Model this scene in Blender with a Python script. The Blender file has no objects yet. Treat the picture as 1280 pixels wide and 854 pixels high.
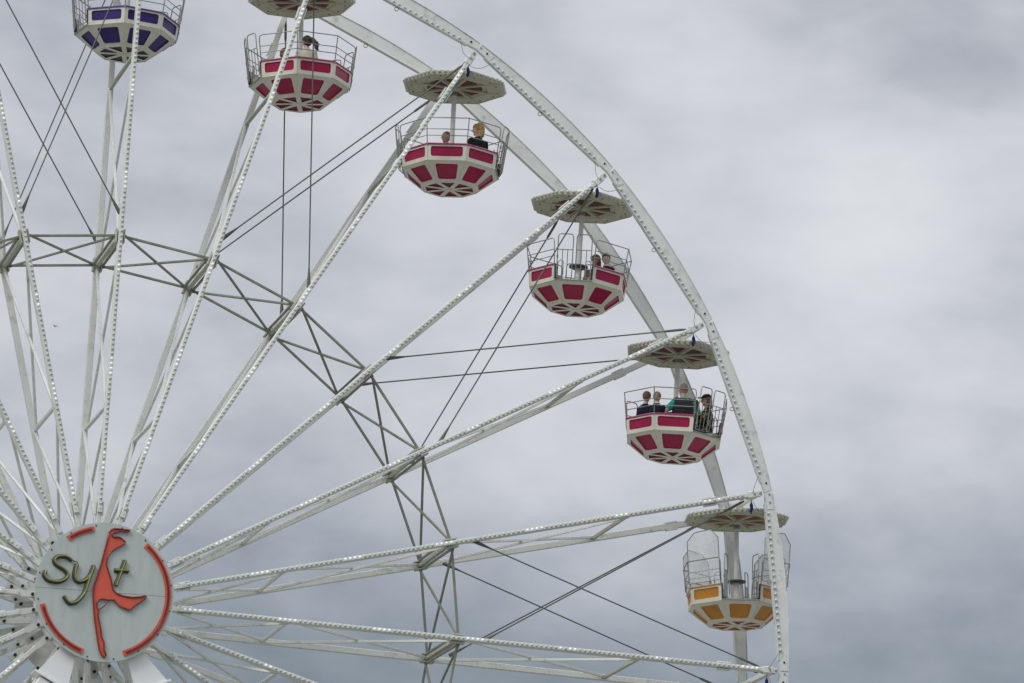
import bpy, bmesh, math, random
from mathutils import Vector as V, Matrix, noise as mnoise
rad = math.radians
random.seed(7)
C = bpy.context.scene.collection
SC = bpy.context.scene
HUB = V((0, 0, 20.0))

# ------------------------------------------------------------------ camera
ya, pi_, ro = 0.2682, 0.2524, 0.0406
fw = V((math.sin(ya)*math.cos(pi_), math.cos(ya)*math.cos(pi_), math.sin(pi_)))
r0 = V((math.cos(ya), -math.sin(ya), 0)); u0 = r0.cross(fw)
rt = r0*math.cos(ro) + u0*math.sin(ro); up = -r0*math.sin(ro) + u0*math.cos(ro)
cd = bpy.data.cameras.new('camera'); cam = bpy.data.objects.new('camera', cd); C.objects.link(cam)
M = Matrix((rt, up, -fw)).transposed().to_4x4()
M.translation = V((-16.8067, -94.1357, 20-18.3888)); cam.matrix_world = M
cd.sensor_width = 36; cd.lens = 5812.6/1280*36; cd.clip_end = 20000; cd.clip_start = .5
SC.camera = cam

# ------------------------------------------------------------------ world: overcast sky
SUN_EL, SUN_AZ = 42, -150           # azimuth of the sun in the xy plane (degrees)
w = bpy.data.worlds.new('World'); SC.world = w; w.use_nodes = True
CLOUDS = [(19.9, 16.43, 1.3, 0.26), (15.33, 15.42, 1.6, 0.12), (12.98, 17.18, 1.5, 0.12), (17.09, 17.55, 1.2, 0.1), (20.79, 18.11, 1.8, -0.2), (9.25, 17.74, 1.6, -0.16), (12.28, 13.21, 1.7, -0.14), (21.35, 14.89, 0.9, -0.14), (20.87, 13.6, 0.6, 0.12), (16.65, 12.8, 1.6, 0.06), (18.52, 14.63, 1.2, 0.08), (15.2, 18.37, 1.0, -0.08)]
nt = w.node_tree; nt.nodes.clear(); L = nt.links.new
def N(t, **k):
    n = nt.nodes.new(t)
    for a, b in k.items(): setattr(n, a, b)
    return n
out = N('ShaderNodeOutputWorld'); bg = N('ShaderNodeBackground'); bg2 = N('ShaderNodeBackground'); add = N('ShaderNodeAddShader')
sky = N('ShaderNodeTexSky', sky_type='NISHITA', sun_disc=False, sun_elevation=rad(SUN_EL), sun_rotation=rad(90-SUN_AZ))
bg.inputs[1].default_value = 0.01
L(sky.outputs[0], bg.inputs[0])
tc = N('ShaderNodeTexCoord')
def noise_tex(scale, sc, detail, rough, dist=0.0, off=(0, 0, 0)):
    m = N('ShaderNodeMapping'); m.inputs['Scale'].default_value = sc; m.inputs['Location'].default_value = off
    L(tc.outputs['Generated'], m.inputs[0])
    n = N('ShaderNodeTexNoise'); n.inputs['Scale'].default_value = scale; n.inputs['Detail'].default_value = detail
    n.inputs['Roughness'].default_value = rough; n.inputs['Distortion'].default_value = dist
    L(m.outputs[0], n.inputs['Vector']); return n.outputs['Fac']
def math_(op, a, b=None, c=None):
    n = N('ShaderNodeMath', operation=op)
    for i, x in enumerate((a, b, c)):
        if x is None: continue
        if isinstance(x, (int, float)): n.inputs[i].default_value = x
        else: L(x, n.inputs[i])
    return n.outputs[0]
big = noise_tex(9, (1, 1, 2.2), 3, .5, 0, (.35, .2, .1))
mid = noise_tex(26, (1, 1, 2.0), 4, .5, 0, (1.3, .2, 2.7))
fine = noise_tex(90, (1, 1, 1.8), 4, .5, 0)
sep = N('ShaderNodeSeparateXYZ'); L(tc.outputs['Generated'], sep.inputs[0])
el = N('ShaderNodeMapRange', interpolation_type='SMOOTHSTEP'); el.inputs[1].default_value = math.sin(rad(9.6)); el.inputs[2].default_value = math.sin(rad(13.9))
L(sep.outputs[2], el.inputs[0])
t = math_('MULTIPLY_ADD', math_('SUBTRACT', big, .5), .50, .65)
t = math_('MULTIPLY_ADD', math_('SUBTRACT', mid, .5), .50, t)
t = math_('MULTIPLY_ADD', math_('SUBTRACT', fine, .5), .15, t)
vm0 = N('ShaderNodeVectorMath', operation='NORMALIZE'); L(tc.outputs['Generated'], vm0.inputs[0])
# broad cloud banks: (azimuth, elevation, width in degrees, brightening)
warp = math_('MULTIPLY', math_('SUBTRACT', mid, .5), .9)
for az, el_, wd, st in CLOUDS:
    d_ = N('ShaderNodeVectorMath', operation='DISTANCE')
    ca = V((math.cos(rad(el_))*math.sin(rad(az)), math.cos(rad(el_))*math.cos(rad(az)), math.sin(rad(el_))))
    L(vm0.outputs[0], d_.inputs[0]); d_.inputs[1].default_value = ca
    q_ = math_('ADD', math_('DIVIDE', d_.outputs['Value'], rad(wd)), warp)
    g_ = math_('EXPONENT', math_('MULTIPLY', math_('MULTIPLY', q_, q_), -1.0))
    t = math_('MULTIPLY_ADD', g_, st, t)
t = math_('MULTIPLY_ADD', math_('SUBTRACT', el.outputs[0], 1.0), .56, math_('ADD', t, .04))
cr = N('ShaderNodeValToRGB'); e = cr.color_ramp.elements
e[0].position = 0.0; e[0].color = (.155, .185, .215, 1)
e[1].position = 1.0; e[1].color = (.72, .735, .755, 1)
for p_, c_ in ((.25, (.27, .30, .34, 1)), (.50, (.43, .445, .49, 1)), (.72, (.58, .59, .62, 1))):
    x = e.new(p_); x.color = c_
L(t, cr.inputs[0]); L(cr.outputs[0], bg2.inputs[0])
zen = N('ShaderNodeMapRange', interpolation_type='SMOOTHSTEP'); zen.inputs[1].default_value = math.sin(rad(22)); zen.inputs[2].default_value = math.sin(rad(60))
zen.inputs[3].default_value = 1.0; zen.inputs[4].default_value = 2.2      # an overcast sky is brightest overhead
L(sep.outputs[2], zen.inputs[0]); L(zen.outputs[0], bg2.inputs[1])
L(bg.outputs[0], add.inputs[0]); L(bg2.outputs[0], add.inputs[1]); L(add.outputs[0], out.inputs[0])
# soft sun behind the cloud
sd = bpy.data.lights.new('sun', 'SUN'); sd.energy = 1.5; sd.angle = rad(25); sd.color = (1, .97, .92)
so = bpy.data.objects.new('sun', sd); C.objects.link(so)
sv = V((math.cos(rad(SUN_EL))*math.cos(rad(SUN_AZ)), math.cos(rad(SUN_EL))*math.sin(rad(SUN_AZ)), math.sin(rad(SUN_EL))))
so.rotation_euler = sv.to_track_quat('Z', 'Y').to_euler(); so.location = (0, 0, 60)
SC.view_settings.view_transform = 'Standard'; SC.view_settings.look = 'None'
SC.view_settings.exposure = 0.0; SC.view_settings.gamma = 1

# ------------------------------------------------------------------ materials
def mat(name, col, rough=.5, metal=0.0, var=.12, scale=3.0, stain=None, stain_amt=0.0, bump=0.0, coat=0.0, spec=.5,
        emit=None, alpha=1.0, stretch=(1, 1, 1), trans=0.0):
    m = bpy.data.materials.new(name); m.use_nodes = True; t = m.node_tree; b = t.nodes['Principled BSDF']
    tcn = t.nodes.new('ShaderNodeTexCoord'); mp = t.nodes.new('ShaderNodeMapping'); mp.inputs['Scale'].default_value = stretch
    t.links.new(tcn.outputs['Object'], mp.inputs[0])
    n = t.nodes.new('ShaderNodeTexNoise'); n.inputs['Scale'].default_value = scale; n.inputs['Detail'].default_value = 4
    n.inputs['Roughness'].default_value = .6; t.links.new(mp.outputs[0], n.inputs['Vector'])
    r = t.nodes.new('ShaderNodeValToRGB'); q = r.color_ramp.elements
    q[0].position = .3; q[1].position = .7
    q[0].color = (*[c*(1-var) for c in col], 1); q[1].color = (*[min(1, c*(1+var)) for c in col], 1)
    t.links.new(n.outputs['Fac'], r.inputs[0]); last = r.outputs[0]
    if stain:
        n2 = t.nodes.new('ShaderNodeTexNoise'); n2.inputs['Scale'].default_value = scale*2.3; n2.inputs['Detail'].default_value = 5
        n2.inputs['Roughness'].default_value = .7; t.links.new(mp.outputs[0], n2.inputs['Vector'])
        r2 = t.nodes.new('ShaderNodeValToRGB'); r2.color_ramp.elements[0].position = .56; r2.color_ramp.elements[1].position = .74
        r2.color_ramp.elements[0].color = (0, 0, 0, 1); r2.color_ramp.elements[1].color = (stain_amt,)*3 + (1,)
        t.links.new(n2.outputs['Fac'], r2.inputs[0])
        mx = t.nodes.new('ShaderNodeMixRGB'); mx.inputs[2].default_value = (*stain, 1)
        t.links.new(r2.outputs[0], mx.inputs[0]); t.links.new(last, mx.inputs[1]); last = mx.outputs[0]
    t.links.new(last, b.inputs['Base Color'])
    b.inputs['Roughness'].default_value = rough; b.inputs['Metallic'].default_value = metal
    b.inputs['Specular IOR Level'].default_value = spec; b.inputs['Coat Weight'].default_value = coat
    b.inputs['Alpha'].default_value = alpha; b.inputs['Transmission Weight'].default_value = trans
    if emit: b.inputs['Emission Color'].default_value = (*emit[0], 1); b.inputs['Emission Strength'].default_value = emit[1]
    if bump:
        bp = t.nodes.new('ShaderNodeBump'); bp.inputs['Strength'].default_value = bump; bp.inputs['Distance'].default_value = .01
        n3 = t.nodes.new('ShaderNodeTexNoise'); n3.inputs['Scale'].default_value = scale*8; n3.inputs['Detail'].default_value = 4
        t.links.new(mp.outputs[0], n3.inputs['Vector']); t.links.new(n3.outputs['Fac'], bp.inputs['Height']); t.links.new(bp.outputs[0], b.inputs['Normal'])
    return m
RUST = (.16, .09, .045); GRIME = (.26, .26, .21)
W_ = dict(rough=.42, var=.07, scale=1.3, stain=GRIME, stain_amt=.6)
m_white = mat('white_paint', (.68, .70, .66), **W_)
m_rim = mat('rim_paint', (.68, .71, .69), rough=.35, var=.08, scale=1.4, stain=GRIME, stain_amt=.65)
m_cream = mat('cream_shell', (.68, .665, .57), rough=.35, var=.06, scale=2.5, stain=(.33, .32, .24), stain_amt=.4, coat=.2)
m_roof = mat('roof_fibreglass', (.52, .51, .40), rough=.5, var=.08, scale=3, stain=(.34, .32, .22), stain_amt=.3)
m_beam = mat('beam_paint', (.42, .44, .36), rough=.5, var=.12, scale=2, stain=RUST, stain_amt=.35)
m_truss = mat('truss_steel', (.20, .215, .17), rough=.55, var=.18, scale=4, stain=(.10, .10, .08), stain_amt=.5)
m_cable = mat('cable_steel', (.11, .12, .11), rough=.5, metal=.3, var=.2, scale=20)
m_rail = mat('rail_metal', (.30, .31, .28), rough=.4, metal=.6, var=.15, scale=8)
m_bolt = mat('bolt_black', (.02, .02, .02), rough=.5)
m_bolt2 = mat('bolt_zinc', (.33, .35, .33), rough=.4, metal=.6)
m_rust = mat('rusty_iron', (.20, .08, .04), rough=.8, var=.3, scale=30)
m_bulb = mat('bulb_glass', (.56, .59, .56), rough=.25, var=.03, spec=.6, coat=.25)
m_lit = mat('bulb_lit', (.9, .92, .92), rough=.12, emit=((.95, 1, 1), .22), coat=.3)
m_strip = mat('strip_paint', (.66, .69, .65), rough=.4, var=.1, scale=5)
m_leg = mat('leg_paint', (.80, .82, .82), rough=.3, var=.03, scale=1)
m_sign = mat('sign_board', (.44, .50, .48), rough=.5, var=.07, scale=1.8, stain=(.33, .37, .34), stain_amt=.6, bump=.15, stretch=(2.2, 2.2, .5))
m_red = mat('sign_red', (.62, .10, .055), rough=.5, var=.10, scale=4)
m_neon = mat('neon_red_off', (.20, .022, .018), rough=.25, var=.1, coat=.4)
m_gold = mat('letter_gold', (.24, .235, .05), rough=.35, var=.15, scale=8, coat=.3)
m_letter_back = mat('letter_backing', (.035, .04, .03), rough=.5)
m_blue = mat('blue_cloth', (.02, .03, .16), rough=.8)
m_wire = mat('wire_grey', (.14, .14, .13), rough=.6)
m_dark = mat('dark_rubber', (.03, .03, .03), rough=.6)
m_table = mat('table_dark', (.07, .075, .07), rough=.4)
m_inner = mat('inner_shell', (.55, .56, .50), rough=.6)
m_foil = mat('clear_foil', (.75, .78, .78), rough=.15, alpha=.30, bump=.25, scale=6)
PAN = {'pink': mat('panel_pink', (.34, .007, .062), rough=.32, var=.16, scale=3, coat=.12, spec=.35),
       'purple': mat('panel_purple', (.034, .014, .15), rough=.35, var=.16, scale=3, coat=.12, spec=.35),
       'orange': mat('panel_orange', (.52, .215, .014), rough=.25, var=.14, scale=5, coat=.5)}
TRIM = {'pink': mat('trim_pink', (.42, .02, .13), rough=.3, coat=.5), 'purple': mat('trim_purple', (.10, .05, .30), rough=.3, coat=.5),
        'orange': mat('trim_orange', (.62, .26, .03), rough=.3, coat=.5)}
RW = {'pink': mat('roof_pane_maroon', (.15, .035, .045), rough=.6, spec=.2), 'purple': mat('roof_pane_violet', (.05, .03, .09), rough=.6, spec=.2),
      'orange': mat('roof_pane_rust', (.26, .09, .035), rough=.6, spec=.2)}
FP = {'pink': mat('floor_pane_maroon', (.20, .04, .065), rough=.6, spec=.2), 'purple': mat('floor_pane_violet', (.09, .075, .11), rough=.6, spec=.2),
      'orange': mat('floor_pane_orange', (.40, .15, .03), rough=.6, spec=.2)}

# ------------------------------------------------------------------ mesh helpers
class MB:
    def __init__(s): s.v = []; s.f = []; s.m = []; s.sm = []
    def add(s, vs, fs, mi=0, smooth=False):
        b = len(s.v); s.v += [tuple(x) for x in vs]
        for f in fs: s.f.append([i+b for i in f]); s.m.append(mi); s.sm.append(smooth)
    def bar(s, a, b, w, d, ref=(0, 1, 0), ch=.12, mi=0, tw=1.0):
        """chamfered rectangular bar a->b; d = size along ref, w = size across"""
        a = V(a); b = V(b); x = (b-a).normalized(); ref = V(ref)
        y = (ref - x*ref.dot(x))
        if y.length < 1e-4: y = V((1, 0, 0)) - x*x.x
        y.normalize(); z = x.cross(y); c = min(w, d)*ch
        def ring(p, k):
            W = w/2*k; D = d/2*k
            return [p+y*q*1+z*r_ for q, r_ in ((D, W-c), (D-c, W), (-D+c, W), (-D, W-c), (-D, -W+c), (-D+c, -W), (D-c, -W), (D, -W+c))]
        n = 8; m = max(1, int((b-a).length/.8)); vs = []
        for j in range(m+1): vs += ring(a.lerp(b, j/m), 1+(tw-1)*j/m)
        s.add(vs, [[j*n+i, j*n+i+n, j*n+(i+1) % n+n, j*n+(i+1) % n] for j in range(m) for i in range(n)]+[list(range(n)), list(range(m*n+n-1, m*n-1, -1))], mi)
    def tube(s, pts, r, n=8, mi=0, closed=False, cap=True):
        pts = [V(p) for p in pts]; m = len(pts); vs = []; prev = None
        rs = r if isinstance(r, (list, tuple)) else [r]*m
        for i, p in enumerate(pts):
            if closed: t = (pts[(i+1) % m]-pts[i-1])
            else: t = pts[min(i+1, m-1)]-pts[max(i-1, 0)]
            t.normalize()
            if prev is None:
                q = V((0, 0, 1)) if abs(t.z) < .9 else V((0, 1, 0))
            else: q = prev
            q = (q-t*q.dot(t)).normalized(); prev = q; z = t.cross(q)
            vs += [p+(q*math.cos(k*2*math.pi/n)+z*math.sin(k*2*math.pi/n))*rs[i] for k in range(n)]
        fs = []
        for i in range(m if closed else m-1):
            j = (i+1) % m
            fs += [[i*n+k, i*n+(k+1) % n, j*n+(k+1) % n, j*n+k] for k in range(n)]
        s.add(vs, fs, mi, True)
        if cap and not closed:
            s.add(vs[:n][::-1], [list(range(n))], mi); s.add(vs[-n:], [list(range(n))], mi)
    def cyl(s, a, b, r, n=16, mi=0, r2=None):
        s.tube([a, b], [r, r if r2 is None else r2], n, mi)
    def dome(s, c, ax, r, mi=0, n=8, k=3, full=False):
        c = V(c); ax = V(ax).normalized(); q = V((0, 0, 1)) if abs(ax.z) < .9 else V((1, 0, 0))
        q = (q-ax*q.dot(ax)).normalized(); z = ax.cross(q); vs = []
        a0 = -math.pi*.28 if full else -.25
        for i in range(k+1):
            a = a0+(math.pi/2-.12-a0)*i/k
            vs += [c+ax*math.sin(a)*r+(q*math.cos(t_*2*math.pi/n)+z*math.sin(t_*2*math.pi/n))*math.cos(a)*r for t_ in range(n)]
        vs.append(c+ax*r)
        fs = [[i*n+t_, i*n+(t_+1) % n, (i+1)*n+(t_+1) % n, (i+1)*n+t_] for i in range(k) for t_ in range(n)]
        fs += [[k*n+t_, k*n+(t_+1) % n, (k+1)*n] for t_ in range(n)]
        s.add(vs, fs, mi, True)
    def box(s, c, sx, sy, sz, mi=0):
        s.bar(V(c)-V((sx/2, 0, 0)), V(c)+V((sx/2, 0, 0)), sz, sy, (0, 1, 0), .08, mi)
    def prism(s, pts, d, mi=0):
        """closed polygon pts (3D) extruded by vector d"""
        n = len(pts); d = V(d); vs = [V(p) for p in pts]+[V(p)+d for p in pts]
        s.add(vs, [list(range(n))[::-1], list(range(n, 2*n))]+[[i, (i+1) % n, (i+1) % n+n, i+n] for i in range(n)], mi)
    def build(s, name, mats, parent=None, fix=True):
        me = bpy.data.meshes.new(name); me.from_pydata(s.v, [], s.f)
        for m_ in (mats if isinstance(mats, (list, tuple)) else [mats]): me.materials.append(m_)
        me.polygons.foreach_set('material_index', s.m); me.polygons.foreach_set('use_smooth', s.sm); me.update()
        if fix:
            b = bmesh.new(); b.from_mesh(me); bmesh.ops.recalc_face_normals(b, faces=b.faces); b.to_mesh(me); b.free()
        o = bpy.data.objects.new(name, me); C.objects.link(o)
        if parent: o.parent = parent
        return o
def tag(o, label=None, cat=None, group=None, kind=None):
    for k_, v_ in (('label', label), ('category', cat), ('group', group), ('kind', kind)):
        if v_: o[k_] = v_
    return o
def empty(name, loc=(0, 0, 0), parent=None):
    o = bpy.data.objects.new(name, None); C.objects.link(o); o.location = loc; o.empty_display_size = .2
    if parent: o.parent = parent
    return o
def link_copy(me_obj, name, parent, matrix=None):
    o = me_obj.copy(); o.name = name; C.objects.link(o); o.parent = parent
    if matrix is not None: o.matrix_local = matrix
    return o

# ------------------------------------------------------------------ ground (below the frame)
g = MB(); S_ = 3000; g.add([(-S_, -S_, 0), (S_, -S_, 0), (S_, S_, 0), (-S_, S_, 0)], [[0, 1, 2, 3]])
m_ground = mat('pale_paving', (.18, .18, .16), rough=.85, var=.2, scale=.4, stain=(.09, .10, .07), stain_amt=.5)
tag(g.build('ground', m_ground), kind='structure')

# ------------------------------------------------------------------ ferris wheel
wheel = empty('ferris_wheel', HUB)
tag(wheel, 'huge off-white ferris wheel with paired light-studded spokes and latticed inner ring', 'ferris wheel')
TH0 = -0.0127; ST = rad(15); R = 15.0; RR = 7.80; YF = 1.365; YR = 1.234; RH = 14.743
def T(k): return TH0+k*ST
def P(th, r, y): return V((r*math.cos(th), y, r*math.sin(th)))
def yy(r): return 1.19+(YF-1.19)*max(0, min(1, r/15)) if r > 0 else 1.19
def tan_(th): return V((-math.sin(th), 0, math.cos(th)))

# spokes
for k in range(24):
    th = T(k); er = P(th, 1, 0); et = tan_(th)
    for sgn in (-1, 1):
        b = MB(); y0 = sgn*1.19; 
        a_ = P(th, 1.55, sgn*yy(1.55)); z_ = P(th, 14.55, sgn*yy(14.55))
        if sgn < 0: b.bar(a_, z_, .095, .17)
        else: b.bar(a_, z_, .135, .11)
        # inner lug (two plates) and tip fork
        for s2 in (-1, 1):
            b.bar(P(th, 1.0, sgn*1.19+s2*.055), P(th, 1.6, sgn*1.19+s2*.05), .12, .02)
            b.bar(P(th, 14.5, sgn*YF+s2*.06), P(th, 14.84, sgn*YF+s2*.06), .115, .02)
        b.bar(P(th, 14.52, sgn*YF), P(th, 14.72, sgn*YF), .15, .19)
        # splice clamps
        for rr_ in (13.65, 1.95):
            c_ = P(th, rr_, sgn*yy(rr_))
            for q in (-1, 1):
                b.bar(c_-er*.14+et*q*.075, c_+er*.14+et*q*.075, .03, .12)
        o = b.build('spoke', m_white, wheel)
        for rr_, y2 in ((1.25, sgn*1.19), (14.66, sgn*YF), (14.8, sgn*YF)):
            c_ = P(th, rr_, y2); rb = .032 if rr_ < 2 else .026
            bo = MB(); bo.cyl(c_-V((0, .115, 0)), c_+V((0, .115, 0)), rb, 10)
            bo.build('pin_bolt', m_bolt if rr_ < 2 else m_bolt2, o)
        if sgn < 0:
            st = MB(); f0, f1 = 1.85, 14.42
            st.bar(P(th, f0, -yy(f0)-.108), P(th, f1, -yy(f1)-.108), .078, .042)
            st.bar(P(th, f0, -yy(f0)-.115), P(th, f0+.12, -yy(f0)-.115), .10, .07)
            st.build('lamp_rail', m_strip, o)
# rims
def rim_pt(k, y): return P(T(k), R, y)
for sgn in (-1, 1):
    for k in range(24):
        a, b_ = rim_pt(k, sgn*YF), rim_pt(k+1, sgn*YF); x = (b_-a).normalized()
        nrm = -V((x.z, 0, -x.x))            # pointing to the hub
        if nrm.dot(a) > 0: nrm = -nrm
        m_ = MB()
        half = (b_-a).length/2; no = 14; prof = []
        for i in range(no+1):                                  # straight inner edge, bowed outer edge
            t_ = i/no; c_ = a.lerp(b_, .003+.994*t_); prof.append(c_-nrm*(.078+.118*(1-(2*t_-1)**2)))
        for i in range(no+1):
            t_ = 1-i/no; prof.append(a.lerp(b_, .003+.994*t_)+nrm*.084)
        n2 = no+1
        f_, k_ = [p_+V((0, -.0425, 0)) for p_ in prof], [p_+V((0, .0425, 0)) for p_ in prof]; N2 = len(prof)
        fs_ = [[i, i+1, N2-2-i, N2-1-i] for i in range(no)] + [[N2+N2-1-i, N2+N2-2-i, N2+i+1, N2+i] for i in range(no)]
        fs_ += [[i, (i+1) % N2, N2+(i+1) % N2, N2+i] for i in range(N2)]
        m_.add(f_+k_, fs_)
        # inner flange and outer lip
        yo = -.05 if sgn < 0 else -.05
        m_.bar(a+x*.25+nrm*.095, b_-x*.25+nrm*.095, .018, .13, ch=.1)
        for i in range(no):                                    # thin outer lip following the bow
            p1, p2 = prof[i]-nrm*.006+V((0, -.008, 0)), prof[i+1]-nrm*.006+V((0, -.008, 0)); m_.bar(p1, p2, .012, .11, ch=.1)
        o = m_.build('rim_segment', m_rim, wheel)
        for pa_, pb_ in ((a+x*.02, a+x*.38), (b_-x*.38, b_-x*.02)):      # gusset plates over the joints
            j = MB(); j.bar(pa_+V((0, -.0475, 0)), pb_+V((0, -.0475, 0)), .15, .012, ch=.1); j.build('gusset_plate', m_rim, o)
        for q in (-.02, -.20, .2):
            pb = (a+x*q) if q > 0 else (b_+x*(q-.03))
            bo = MB(); bo.cyl(pb+V((0, -.07, 0))-nrm*.01, pb+V((0, -.03, 0))-nrm*.01, .022, 10)
            bo.build('bolt', m_bolt if q == .2 or (q == -.2 and k % 2) else m_bolt2, o)
        ey = MB(); c_ = (a+b_)/2+nrm*.155
        ey.tube([c_+(x*math.cos(t_)+nrm*math.sin(t_))*.042 for t_ in [i*math.pi/6 for i in range(12)]], .009, 6, closed=True)
        ey.build('eye_ring', m_rail, o)
# hub
hb = MB(); hb.cyl((0, -1.3, 0), (0, 1.3, 0), .42, 32)
hb.build('hub_drum', m_beam, wheel)
for sgn in (-1, 1):
    f_ = MB(); f_.cyl((0, sgn*1.19-.03, 0), (0, sgn*1.19+.03, 0), 1.22, 48); f_.cyl((0, sgn*1.19-.09, 0), (0, sgn*1.19+.09, 0), .62, 36)
    o = f_.build('hub_flange', m_white, wheel)
    for k in range(12):
        lg = MB(); th = T(k*2+.5); lg.bar(P(th, .9, sgn*1.0), P(th, 1.58, sgn*1.0), .13, .08)
        q = lg.build('lug', m_white, o)
        bb = MB(); c_ = P(th, 1.45, sgn*1.0); bb.cyl(c_-V((0, .09, 0)), c_+V((0, .09, 0)), .034, 12)
        bb.build('pin_bolt', m_bolt, q)
# cross beams, struts and diagonals
RS1, RS2 = 4.15, 11.8
for k in range(24):
    th = T(k); er = P(th, 1, 0); et = tan_(th)
    b = MB(); b.bar(P(th, RR, -YR-.02), P(th, RR, YR+.02), .08, .11, er)
    for s in (-1, 1):
        b.bar(P(th, RR-.14, s*YR)+et*.085, P(th, RR+.14, s*YR)+et*.085, .03, .2)
        b.bar(P(th, RR-.14, s*YR)-et*.085, P(th, RR+.14, s*YR)-et*.085, .03, .2)
    b.build('cross_beam', m_beam, wheel)
    for r_ in (RS1, RS2):
        b = MB(); b.bar(P(th, r_, -yy(r_)+.06), P(th, r_, yy(r_)-.05), .075, .075, er)
        b.build('strut', m_white if r_ == RS1 else m_beam, wheel)
    for (ra, rb) in ((1.5, RS1), (RS1, RR), (RR, RS2)):
        b = MB(); b.bar(P(th, ra, -yy(ra)+.05)+et*.02, P(th, rb, yy(rb)-.05)+et*.02, .055, .06, er); b.build('diagonal_brace', m_white, wheel)
        b = MB(); b.bar(P(th, ra, yy(ra)-.05)-et*.036, P(th, rb, -yy(rb)+.05)-et*.036, .055, .06, er); b.build('diagonal_brace', m_white, wheel)
    # gondola axle
    b = MB(); b.bar(P(th, RH, -YF+.05), P(th, RH, YF-.05), .11, .12, er)
    b.cyl(P(th, RH, -.12), P(th, RH, .12), .075, 16)
    b.build('axle_beam', m_white, wheel)
    # rusty shackle and little wires and blue cloth at the front tip
    tip = P(th, 14.62, -YF-.02)
    b = MB(); b.cyl(P(th, 14.42, -YF+.12)-et*.05, P(th, 14.42, -YF+.12)+et*.05, .045, 10); b.build('shackle', m_rust, wheel)
    wv = random.Random(k*3+1)
    for (dk, sgn2) in ((.028, 1), (-.03, -1)):
        e_ = P(th+dk, 14.88, -YF-.05); s_ = tip+V((0, -.10, 0)) + (V((0, 0, -.16)) if sgn2 < 0 else V((-.02, 0, .03)))
        mdl = (s_+e_)/2+V((wv.uniform(-.06, .03), 0, -.10*sgn2 if sgn2 > 0 else -.08))
        b = MB(); b.tube([s_, (s_+mdl)/2+V((0, 0, -.02)), mdl, (mdl+e_)/2, e_], .006, 5); b.build('lamp_wire', m_wire, wheel)
    b = MB(); c_ = P(th, RH-.06, -YF+.18)
    b.tube([c_, c_-V((0, 0, .12)), c_-V((0, 0, .17))], [.008, .01, .03], 6)
    b.tube([c_-V((0, 0, .15)), c_-V((.0, 0, .20)), c_-V((-.012, 0, .27)), c_-V((.006, 0, .33)), c_-V((.01, 0, .37))], [.022, .042, .034, .036, .012], 8, mi=1)
    b.build('cloth_wrapped_plug', [m_wire, m_blue], wheel)
# inner ring truss
for k in range(24):
    ta, tb = T(k), T(k+1); ina = .0135
    A_ = [P(ta+ina, RR+.02, -YR+.04), P(ta+ina, RR-.02, YR-.04)]; B_ = [P(tb-ina, RR+.02, -YR+.04), P(tb-ina, RR-.02, YR-.04)]
    b = MB()
    for q in (0, 1):
        b.bar(A_[q], B_[q], .05, .05)
    b.bar(A_[0]-V((0, .0, 0)), A_[1], .05, .05, P(ta, 1, 0)); b.bar(B_[0], B_[1], .05, .05, P(tb, 1, 0))
    o = b.build('ring_truss_section', m_truss, wheel)
    er = P((ta+tb)/2, 1, 0)
    for q in (0, 1):
        b = MB(); off = er*(.027 if q else -.027); b.bar(A_[q]+off, B_[1-q]+off, .045, .045, er); b.build('diagonal_rod', m_truss, o)
# tension cables in every second bay
for m2 in range(12):
    for (i, j) in ((2*m2, 2*m2+1), (2*m2+1, 2*m2)):
        for s in (-1, 1):
            d_ = 1 if j > i else -1
            a = P(T(i)+d_*.005, RR+.52, s*(YR+.02)); e_ = P(T(j)-d_*.004, 14.45, s*(YF-.02))
            y_off = .03*d_*1.0
            a.y += y_off; e_.y += y_off
            if (i, j) == (0, 1): a.z += .10 if s > 0 else -.05; e_.z += .05 if s > 0 else -.04
            x = (e_-a).normalized(); b = MB()
            b.tube([a, e_], .0155, 6)
            b.tube([a-x*.02, a+x*.16, a+x*.44], [.045, .036, .014], 8)
            b.tube([e_-x*.5, e_-x*.45, e_-x*.12, e_], [.018, .028, .028, .018], 8)
            b.build('tension_cable', m_cable, wheel)
# bulbs: the 96 that show largest one by one, the rest as one part
bulb0 = None; rest = MB(); n_ = 0
def seg_bulbs(k):
    a, b_ = rim_pt(k, -YF), rim_pt(k+1, -YF); x = (b_-a).normalized(); nrm = V((-x.z, 0, x.x))
    if nrm.dot(a) > 0: nrm = -nrm
    Ls = (b_-a).length
    return [a+x*(.47+(Ls-.94)*i/22)+nrm*.052+V((0, -.048, 0)) for i in range(23)]
shown = {0, 1, 2, 3}
for k in range(24):
    for p_ in seg_bulbs(k):
        if k in shown:
            if bulb0 is None:
                bb = MB(); bb.cyl((0, .006, 0), (0, -.006, 0), .04, 10); bb.dome((0, -.01, 0), (0, -1, 0), .033, 0, 10, 4, True)
                bulb0 = bb.build('light_bulb', m_bulb, wheel); bulb0.location = p_
            else:
                link_copy(bulb0, 'light_bulb', wheel, Matrix.Translation(p_))
        else: rest.dome(p_+V((0, -.01, 0)), (0, -1, 0), .033, 0, 7, 2, True)
for k in range(24):
    th = T(k); n = 118
    for i in range(n):
        r_ = 1.93+(14.36-1.93)*i/(n-1); lit = ((i+k*5) % 19) < 4 and random.random() < .85
        rest.dome(P(th, r_, -yy(r_)-.132), (0, -1, 0), .031, 1 if lit else 0, 8, 2, True)
tag(rest.build('light_bulbs', [m_bulb, m_lit], wheel, fix=False), kind='stuff')

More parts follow.
